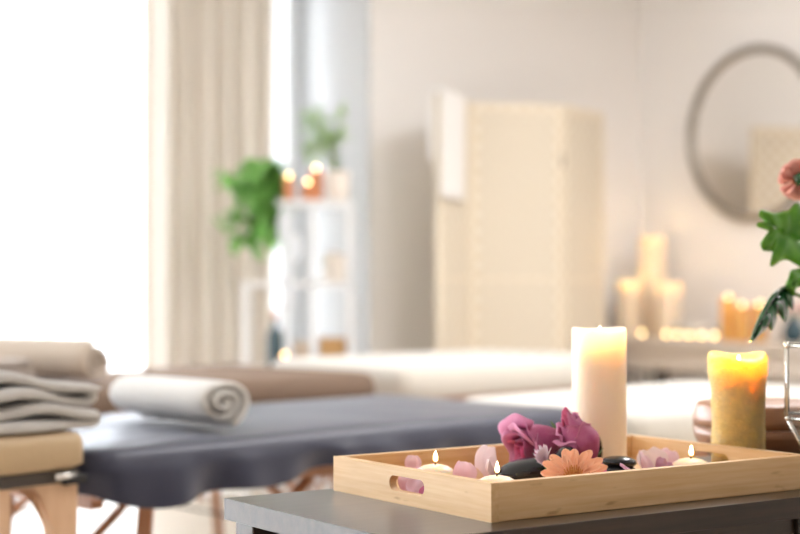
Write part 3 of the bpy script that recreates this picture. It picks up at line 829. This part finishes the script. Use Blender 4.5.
# --- black stones
def stone(label, p, dims, rot, seed):
    rnd = random.Random(seed); a, b, c = [rnd.uniform(0, 6) for _ in range(3)]
    o = MB().ball(*dims, 28, 18, None, lambda d: 1+.05*sin(2.3*d.x+a)+.04*sin(3.1*d.y+b)+.03*sin(2.7*d.z+c)).build('massage_stone', M['stone'], None, p, rot)
    return tag(o, label, 'stone', 'black massage stones')
stone('long smooth black stone lying in front of the larger fallen rose', T(.219,.203,.0295), (.049,.028,.0190), (0,-.14,.15), 1)
stone('flat glossy black stone right of the upright rose', T(.338,.135,.042), (.026,.021,.0095), (0,.06,.2), 2)
tag(MB().ball(.03,.026,.016,24,14).build('massage_stone', M['stone'], None, T(.338,.137,.0255), (0,0,.5)), 'black stone under the flat glossy stone', 'stone', 'black massage stones')
stone('black stone between the two roses', T(.296,.205,.036), (.025,.020,.026), (0,0,.9), 3)
stone('upright black stone leaning behind the upright rose', T(.384,.240,.0425), (.013,.011,.0295), (0,.12,.6), 4)

# --- flowers
def petal_fn(phi, r0, rm, h, dw, curl=.0, lean=0, ruff=.0015, seed=0, rnd_=.22, tuck=.0022):
    def f(u, v):
        s = 2*u-1; t = v
        a = phi + s*dw*(.62+.38*t**.5)
        r = r0 + (rm-r0)*sin(min(1, t*1.7)*PI/2) + lean*max(0, t-.45)**1.3*2
        e = max(0, (t-.76)/.24)
        r += curl*e*e*(1-.45*s*s) + tuck*s
        r += ruff*(sin(4*s+seed)*t*t*.8 + .6*sin(9*s+2*seed)*e)
        z = h*(t - rnd_*s*s*t*t) - curl*.75*e*e + ruff*1.3*cos(5*s+seed*3)*t**3
        return (max(.0004, r)*cos(a), max(.0004, r)*sin(a), z)
    return f
def rose(label, p, axis, roll, layers, scale=1, sepal=True):
    t = thing('rose', label, 'rose', p, rot=eul(axis, roll))
    for nm, m, ly in layers:
        mb = MB()
        for (n, r0, rm, h, dw, curl, lean, off) in ly:
            for k in range(n):
                ph = off + 2*PI*k/n
                mb.grid(petal_fn(ph, r0, rm*(1+.05*sin(k*2.1+off)), h*(1+.06*sin(k*3.3+off)), dw, curl*(1+.4*sin(k*1.9+off)), lean, seed=k*1.7+off*3, ruff=.003), 12, 14,
                        None, lambda u, v: .10+.50*v+.15*(abs(2*u-1)*v)+.5*max(0, v-.82)/.18)
        mb.build(nm, m, t, solid=.0007, sub=1)
    sp = MB()
    for k in range(5):
        a = 2*PI*k/5; leaf_mb(sp, (.004*cos(a), .004*sin(a), -.002), (cos(a), sin(a), .25), (0,0,1), .026, .010, -.2)
    sp.tube([(0,0,-.016),(0,0,.004)], [.003,.007], 10)
    sp.build('sepals', M['sepal'], t, solid=.0006)
    return t
# fallen rose: opens to the left and towards the camera
rose('larger mauve rose lying on its side behind the long black stone', T(.354,.289,.0665), (-.83,-.50,-.25), .3,
     [('inner_petals', M['rosein'], [(2,.002,.006,.080,1.9,.001,-.001,0),(3,.004,.012,.084,1.5,.003,-.002,.6),(3,.006,.018,.088,1.4,.004,-.002,1.3)]),
      ('outer_petals', M['rose'], [(3,.008,.024,.092,1.35,.008,-.002,.2),(4,.009,.0295,.092,1.15,.013,.000,.9),(3,.010,.0330,.084,1.2,.018,.002,1.9)])])
rose('upright mauve rose bud leaning before the white candle', T(.351,.214,.036), (-.46,-.08,.86), 2.4,
     [('inner_petals', M['rosein'], [(2,.003,.010,.084,1.8,.001,-.010,0),(3,.006,.016,.084,1.5,.003,-.014,.9)]),
      ('outer_petals', M['rose'], [(3,.009,.022,.082,1.4,.009,-.019,.4),(3,.011,.027,.074,1.25,.010,-.018,1.5),(3,.012,.031,.062,1.15,.011,-.012,.3)])])

# gerbera
ga = Vector((-.15,-.70,.70)).normalized()
ge = thing('gerbera_daisy', 'peach-orange gerbera daisy propped against the front wall of the tray', 'flower', T(.198,.072,.0365), rot=eul(ga, .1))
mb = MB(); rnd = random.Random(3)
for ring, (n, L, W, lift, r0) in enumerate(((17,.040,.0125,.05,.010),(15,.032,.0105,.28,.008),(14,.018,.006,.6,.006))):
    for k in range(n):
        a = 2*PI*(k+.5*ring)/n + rnd.uniform(-.07,.07); L1 = L*rnd.uniform(.9,1.08); lf = lift+rnd.uniform(-.08,.10)
        def f(u, v, a=a, L1=L1, W=W, lf=lf, r0=r0):
            s = 2*u-1; w = W*.5*(.45+.75*sin(PI*(.08+.80*v)))*(1 if v < .85 else max(.25, 1-((v-.85)/.15)**2*.75))
            r = r0+L1*v; zz = lf*L1*v - .10*L1*v*v + .0014*(1-abs(s))*(-1) + .0012*abs(s)
            ca, sa = cos(a), sin(a)
            return (r*ca - s*w*sa, r*sa + s*w*ca, zz)
        mb.grid(f, 6, 9, None, lambda u, v: .15+.75*v)
mb.build('petals', M['gerb'], ge, solid=.0006)
MB().ball(.012,.012,.006,20,10).build('flower_heart', M['gerbc'], ge)
fl_ = MB()
for k in range(46):
    a = k*2.4; r = .0015*k**.5+.001; fl_.tube([(r*cos(a), r*sin(a), .003),(r*1.25*cos(a), r*1.25*sin(a), .0105)], [.0007,.0009], 5)
fl_.build('stamens', M['gerbc'], ge)
MB().tube([(0,0,-.002),(0,-.003,-.012)], .003, 8).build('stem', M['stem'], ge)

# small lilac chrysanthemum
ch = thing('chrysanthemum', 'small pale lilac spiky flower beside the long black stone', 'flower', T(.222,.160,.046), rot=eul((-.1,-.6,.8)))
mb = MB(); rnd = random.Random(8)
for k in range(70):
    e = .15+1.35*((k*.618) % 1); a = k*2.39996; L = .024*rnd.uniform(.8,1.15)
    dd = Vector((cos(a)*cos(e), sin(a)*cos(e), sin(e)))
    leaf_mb(mb, dd*.003, dd, Vector((0,0,1)) if e < 1.3 else Vector((1,0,0)), L, .0052, -.15, 5)
for i in range(len(mb.c)): mb.c[i] = min(1, mb.v[i].length/.023)
mb.build('petals', M['lilac'], ch, solid=.0004)
MB().tube([(0,0,.004),(.002,.004,-.022)], [.005,.003], 8).build('stem', M['stem'], ch)

# loose petals, each its own thing
def petal(label, p, size, rot, m, cup=.35, wide=1.0, seed=0):
    def f(u, v):
        s = 2*u-1
        w = .5*wide*(sin(PI*(.06+.80*v))**.8)
        x = s*w; y = v-.5
        z = cup*(x*x*1.6 + (v-.4)**2*.9) + .05*sin(5*s+seed)*v + .03*sin(9*v+seed)
        return (x*size, y*size, z*size)
    o = MB().grid(f, 12, 12, None, lambda u, v: .1+.8*v).build('rose_petal', m, None, p, rot, solid=.0006, sub=1)
    return tag(o, label, 'petal', 'loose petals in the tray')
petal('round pale pink petal standing right of the small candle near the handle', T(.130,.238,.027), .038, (1.25,.2,.5), M['petalp'], .5, 1.1, 1)
petal('tiny pink petal behind the small candle near the handle', T(.118,.345,.0335), .026, (1.2,.1,.2), M['petalp'], .4, 1, 2)
petal('yellowish pink petal between the small candle and the blush petals', T(.158,.246,.022), .028, (.9,.3,.8), M['petaly'], .5, 1, 3)
petal('tall curled blush petal beside the fallen rose', T(.186,.264,.036), .052, (1.3,.25,.5), M['petalw'], .8, .75, 4)
petal('narrow folded blush petal in front of the taller blush petal', T(.180,.240,.029), .042, (1.2,-.5,1.3), M['petalw'], .7, .6, 5)
petal('mauve petal lying along the front wall right of the gerbera', T(.302,.070,.036), .036, (.35,.12,1.2), M['petalm'], .35, .9, 6)
petal('mauve petal under the tip of the gerbera', T(.262,.100,.036), .034, (.6,-.2,.4), M['petald'], .4, 1, 7)
petal('pale pink petal just right of the flat black stone', T(.408,.158,.030), .044, (1.0,.5,.9), M['petalp'], .4, 1, 8)
petal('mauve-pink petal tucked under the pale one by the flat stone', T(.425,.135,.026), .036, (.8,.6,.2), M['petalm'], .4, 1, 9)
petal('very pale petal left of the small candle at the far end', T(.455,.190,.026), .046, (.85,-.2,.3), M['petalw'], .5, 1.1, 10)
petal('pale pink petal behind the small candle at the far end', T(.500,.205,.024), .040, (.9,.3,-.4), M['petalp'], .5, 1, 11)
hl = [('large pale pink petal at the middle of the cut-out handle', (.032,.207,.019), .036, (.45,.05,.5), M['petalp']),
      ('deep pink petal at the right end of the cut-out handle', (.028,.172,.018), .036, (.7,-.3,.2), M['petald']),
      ('pink petal at the left end of the cut-out handle', (.034,.232,.022), .034, (.9,.2,1.0), M['petalp']),
      ('blush petal on top of the petals behind the cut-out handle', (.045,.200,.027), .038, (.6,.4,1.9), M['petalw']),
      ('yellowish petal above the deep pink one behind the cut-out handle', (.046,.182,.027), .034, (.8,-.1,2.6), M['petaly']),
      ('mauve petal low behind the cut-out handle', (.060,.215,.020), .040, (.3,.2,.1), M['petalm'])]
for k, (lab, q, sz, rot, m) in enumerate(hl): petal(lab, T(*q), sz, (rot[0], rot[1], rot[2]+TY-PI/2), m, .4, 1, 20+k)

# --- wooden bowl behind the yellow candle
wb = thing('wooden_bowl', 'glossy brown wooden bowl behind the honey-yellow candle', 'bowl', T(.800,.290,0))
prof = [(.070,0),(.080,.004),(.100,.022),(.110,.044),(.1125,.060)]
MB().lathe(prof+[(.108,.060),(.105,.044),(.07,.012),(.001,.010)], 56).build('bowl_body', M['bowlwood'], wb)
MB().lathe([(.1120,.0615),(.1120,.075),(.107,.095),(.104,.100),(.098,.101),(.08,.104),(.001,.106)], 56).build('lid', M['bowlwood'], wb)
MB().lathe([(.1095,.0598),(.1095,.0618),(.10,.0618),(.10,.0598)], 56).build('seam_ring', M['screenframe'], wb)

# --- geometric glass lantern
gl = thing('glass_lantern', 'faceted glass lantern with a thin silver frame at the right edge', 'lantern', T(.704,.030,0), .30)
levels = [(.045,.003),(.098,.098),(.098,.208)]
fr = MB(); gp = MB()
ring = lambda r, z: [Vector((r*cos(PI/3*i), r*sin(PI/3*i), z)) for i in range(6)]
RR = [ring(*l) for l in levels]
for q in RR: fr.tube(q, .0028, 8, closed=True) if False else [fr.tube([q[i], q[(i+1) % 6]], .0028, 8) for i in range(6)]
for k in (0,1):
    for i in range(6): fr.tube([RR[k][i], RR[k+1][i]], .0028, 8)
for q in RR:
    for p in q: fr.ball(.0042,.0042,.0042,10,8, Matrix.Translation(p))
fr.build('metal_frame', M['silver'], gl)
for k in (0,1):
    for i in range(6):
        j = (i+1) % 6; gp.add([RR[k][i], RR[k][j], RR[k+1][j], RR[k+1][i]], [(0,1,2,3)])
gp.build('glass_panes', M['lglass'], gl, solid=.002, smooth=False)
MB().lathe([(.042,.001),(.042,.004),(.001,.004)], 6).build('base_plate', M['silver'], gl, smooth=False)

# --- flowering plant at the right edge
PX = T(.985,.215,0)
fp = thing('flowering_plant', 'plant with lobed green leaves and a coral bloom at the right edge', 'plant', PX)
MB().lathe([(.045,0),(.055,.005),(.065,.10),(.055,.16),(.058,.17),(.050,.165),(.045,.14),(.001,.14)], 32).build('pot', M['ceramic'], fp)
def W2(x, y, z): return Vector((x, y, z)) - PX
def blade(outline, spine, m, thick=.0008, bulge=.012, up=Vector((0,-1,.25))):
    """leaf blade between a lobed outline and its midrib, curved across"""
    n = len(outline); L = len(spine); mb = MB(); vs = []; K_ = 5
    def near(p):
        best = None
        for i in range(L-1):
            a, b = spine[i], spine[i+1]; t = max(0, min(1, (p-a).dot(b-a)/(b-a).length_squared)); q = a.lerp(b, t)
            if best is None or (q-p).length < (best-p).length: best = q
        return best
    for k in range(K_+1):
        f = k/K_
        for p in outline:
            q = near(p); d = (p-q).length; c = q.lerp(p, f)
            vs.append(c + up.normalized()*(bulge*(sin(f*PI*.8)) - .004*f*f + .0032*sin(f*4+p.x*150+p.z*190)))
    fs = [(k*n+i, k*n+(i+1) % n, (k+1)*n+(i+1) % n, (k+1)*n+i) for k in range(K_) for i in range(n)]
    return mb.add(vs, fs).build('leaf', m, fp, solid=thick)
px = lambda x, y, d: W2((x-400)/1556*d, d, .93-(y-285)/1556*d)
def dense(pts, d0, d1, x0, x1):
    out = []
    n = len(pts)
    for i in range(n):
        p0, p1, p2, p3 = pts[i-1], pts[i], pts[(i+1) % n], pts[(i+2) % n]
        for k in range(3):
            t = k/3
            c = [.5*((2*p1[j]) + (-p0[j]+p2[j])*t + (2*p0[j]-5*p1[j]+4*p2[j]-p3[j])*t*t + (-p0[j]+3*p1[j]-3*p2[j]+p3[j])*t**3) for j in (0,1)]
            out.append(px(c[0], c[1], d0+(d1-d0)*(c[0]-x0)/(x1-x0)))
    return out
# big lobed leaf
o1 = [(832,262),(812,274),(796,266),(784,260),(772,267),(770,262),(773,252),(763,252),(760,246),(762,241),(770,237),(769,232),(757,228),(757,224),(765,222),(759,216),(760,211),(766,212),(778,213),(788,211),(796,204),(806,208),(818,203),(822,216),(838,220),(830,236),(842,244)]
blade(dense(o1, 2.54, 2.68, 757, 842), [px(834,258,2.67), px(812,247,2.64), px(790,236,2.60), px(772,226,2.56)], M['leaf'])
# small lower lobe of the next leaf
o2 = [(822,272),(812,284),(800,287),(795,289),(794,297),(790,292),(785,288),(788,279),(791,270),(800,268),(812,262)]
blade(dense(o2, 2.56, 2.62, 785, 822), [px(816,270,2.62), px(803,276,2.59), px(794,284,2.57)], M['leaf'], bulge=.006)
# drooping glossy leaf
o3 = [(786,287),(790,294),(793,304),(792,311),(788,306),(786,304),(787,313),(784,323),(779,316),(775,312),(775,322),(771,332),(767,328),(764,331),(757,337),(752,342),(749,341),(754,327),(761,311),(768,299),(777,290)]
blade(dense(o3, 2.46, 2.60, 749, 793), [px(785,289,2.58), px(775,300,2.54), px(765,315,2.50), px(753,337,2.47)], M['leafdark'], bulge=.016)['label'] = 'drooping dark glossy leaf'
st = MB()
for q in (px(834,258,2.67), px(816,270,2.62), px(785,289,2.58)): st.tube([(0,0,.14), Vector((0,0,.14)).lerp(q, .6)+Vector((.01,0,.03)), q], .0032, 8)
fc = px(800,180,2.62)
st.tube([(0,0,.14), Vector((0,0,.14)).lerp(fc, .6)+Vector((.012,0,.0)), fc], .003, 8)
st.build('stems', M['stem'], fp)
mb = MB(); rnd = random.Random(21)
for k in range(30):
    e = -.15+.75*((k*.618) % 1); a = k*2.39996; dd = Vector((cos(a)*cos(e), sin(a)*cos(e), sin(e)))
    Q = align(dd, (0,0,0), rnd.uniform(0,6))
    def f(u, v, sd=k):
        s = 2*u-1; w = .016*(.3+.9*v); z = .036*v*(1-.15*s*s)
        return (s*w*.6, .008*s*s + .0035*sin(7*s+sd)*v + .004*v*v, z)
    mb.grid(f, 8, 6, Q, lambda u, v: v)
mb.build('blossom', M['coral'], fp, fc, eul((-.25,-.9,.2)), solid=.0005)
MB().ball(.011,.011,.008,14,8,None,lambda d: 1+.2*sin(9*d.x)*sin(8*d.y)).build('flower_heart', M['leafdark'], fp, fc+Vector((-.002,-.008,.002)), eul((-.25,-.9,.2)))

# ------------------------------------------------------------------ added fill lamps, unseen on the ceiling, to brighten the walls
for k, (s, t) in enumerate(((1.7,2.5),(2.5,3.4),(1.0,3.7))):
    lp = thing('fill_lamp', 'added unseen disc lamp giving fill light from the ceiling', 'lamp', RM(s, t, CEIL), group='added fill lamps')
    MB().lathe([(.22,-.001),(.22,-.03),(.20,-.04),(.001,-.04)], 32).build('fill_lamp_shade', M['fillshade'], lp)
    L = bpy.data.lights.new('fill_light', 'AREA'); L.shape = 'DISK'; L.size = .42; L.energy = 31; L.color = (.98,.98,1)
    o = bpy.data.objects.new('fill_light', L); C.objects.link(o); o.location = RM(s, t, CEIL-.045)
# warm light of the candle groups
glow(RM(.36,.42,1.02), .35, (1,.62,.28), .06)
glow(RM(.34,.85,.92), .35, (1,.62,.28), .05)

# ------------------------------------------------------------------ sky, camera, view
w = bpy.data.worlds.new('sky'); bpy.context.scene.world = w; w.use_nodes = True
bg = w.node_tree.nodes['Background']; bg.inputs[0].default_value = (.89,.945,1,1); bg.inputs[1].default_value = 16.0
cam = bpy.data.cameras.new('camera'); co = bpy.data.objects.new('camera', cam); C.objects.link(co)
cam.sensor_width = 36; cam.lens = 1556*36/800; co.location = (0,0,.93)
co.rotation_euler = (PI/2 + math.atan((285-267)/1556), 0, 0)
cam.dof.use_dof = True; cam.dof.focus_distance = 2.12; cam.dof.aperture_fstop = 2.5; cam.clip_start = .05
sc = bpy.context.scene; sc.camera = co
sc.view_settings.view_transform = 'Standard'; sc.view_settings.look = 'None'; sc.view_settings.exposure = .13; sc.view_settings.gamma = 1; sc.view_settings.use_curve_mapping = False
sc.cycles.use_denoising = True; sc.cycles.use_adaptive_sampling = False; sc.cycles.sample_clamp_indirect = 8; sc.cycles.max_bounces = 10; sc.cycles.diffuse_bounces = 6; sc.cycles.transparent_max_bounces = 16
sc.cycles.caustics_reflective = False; sc.cycles.caustics_refractive = False
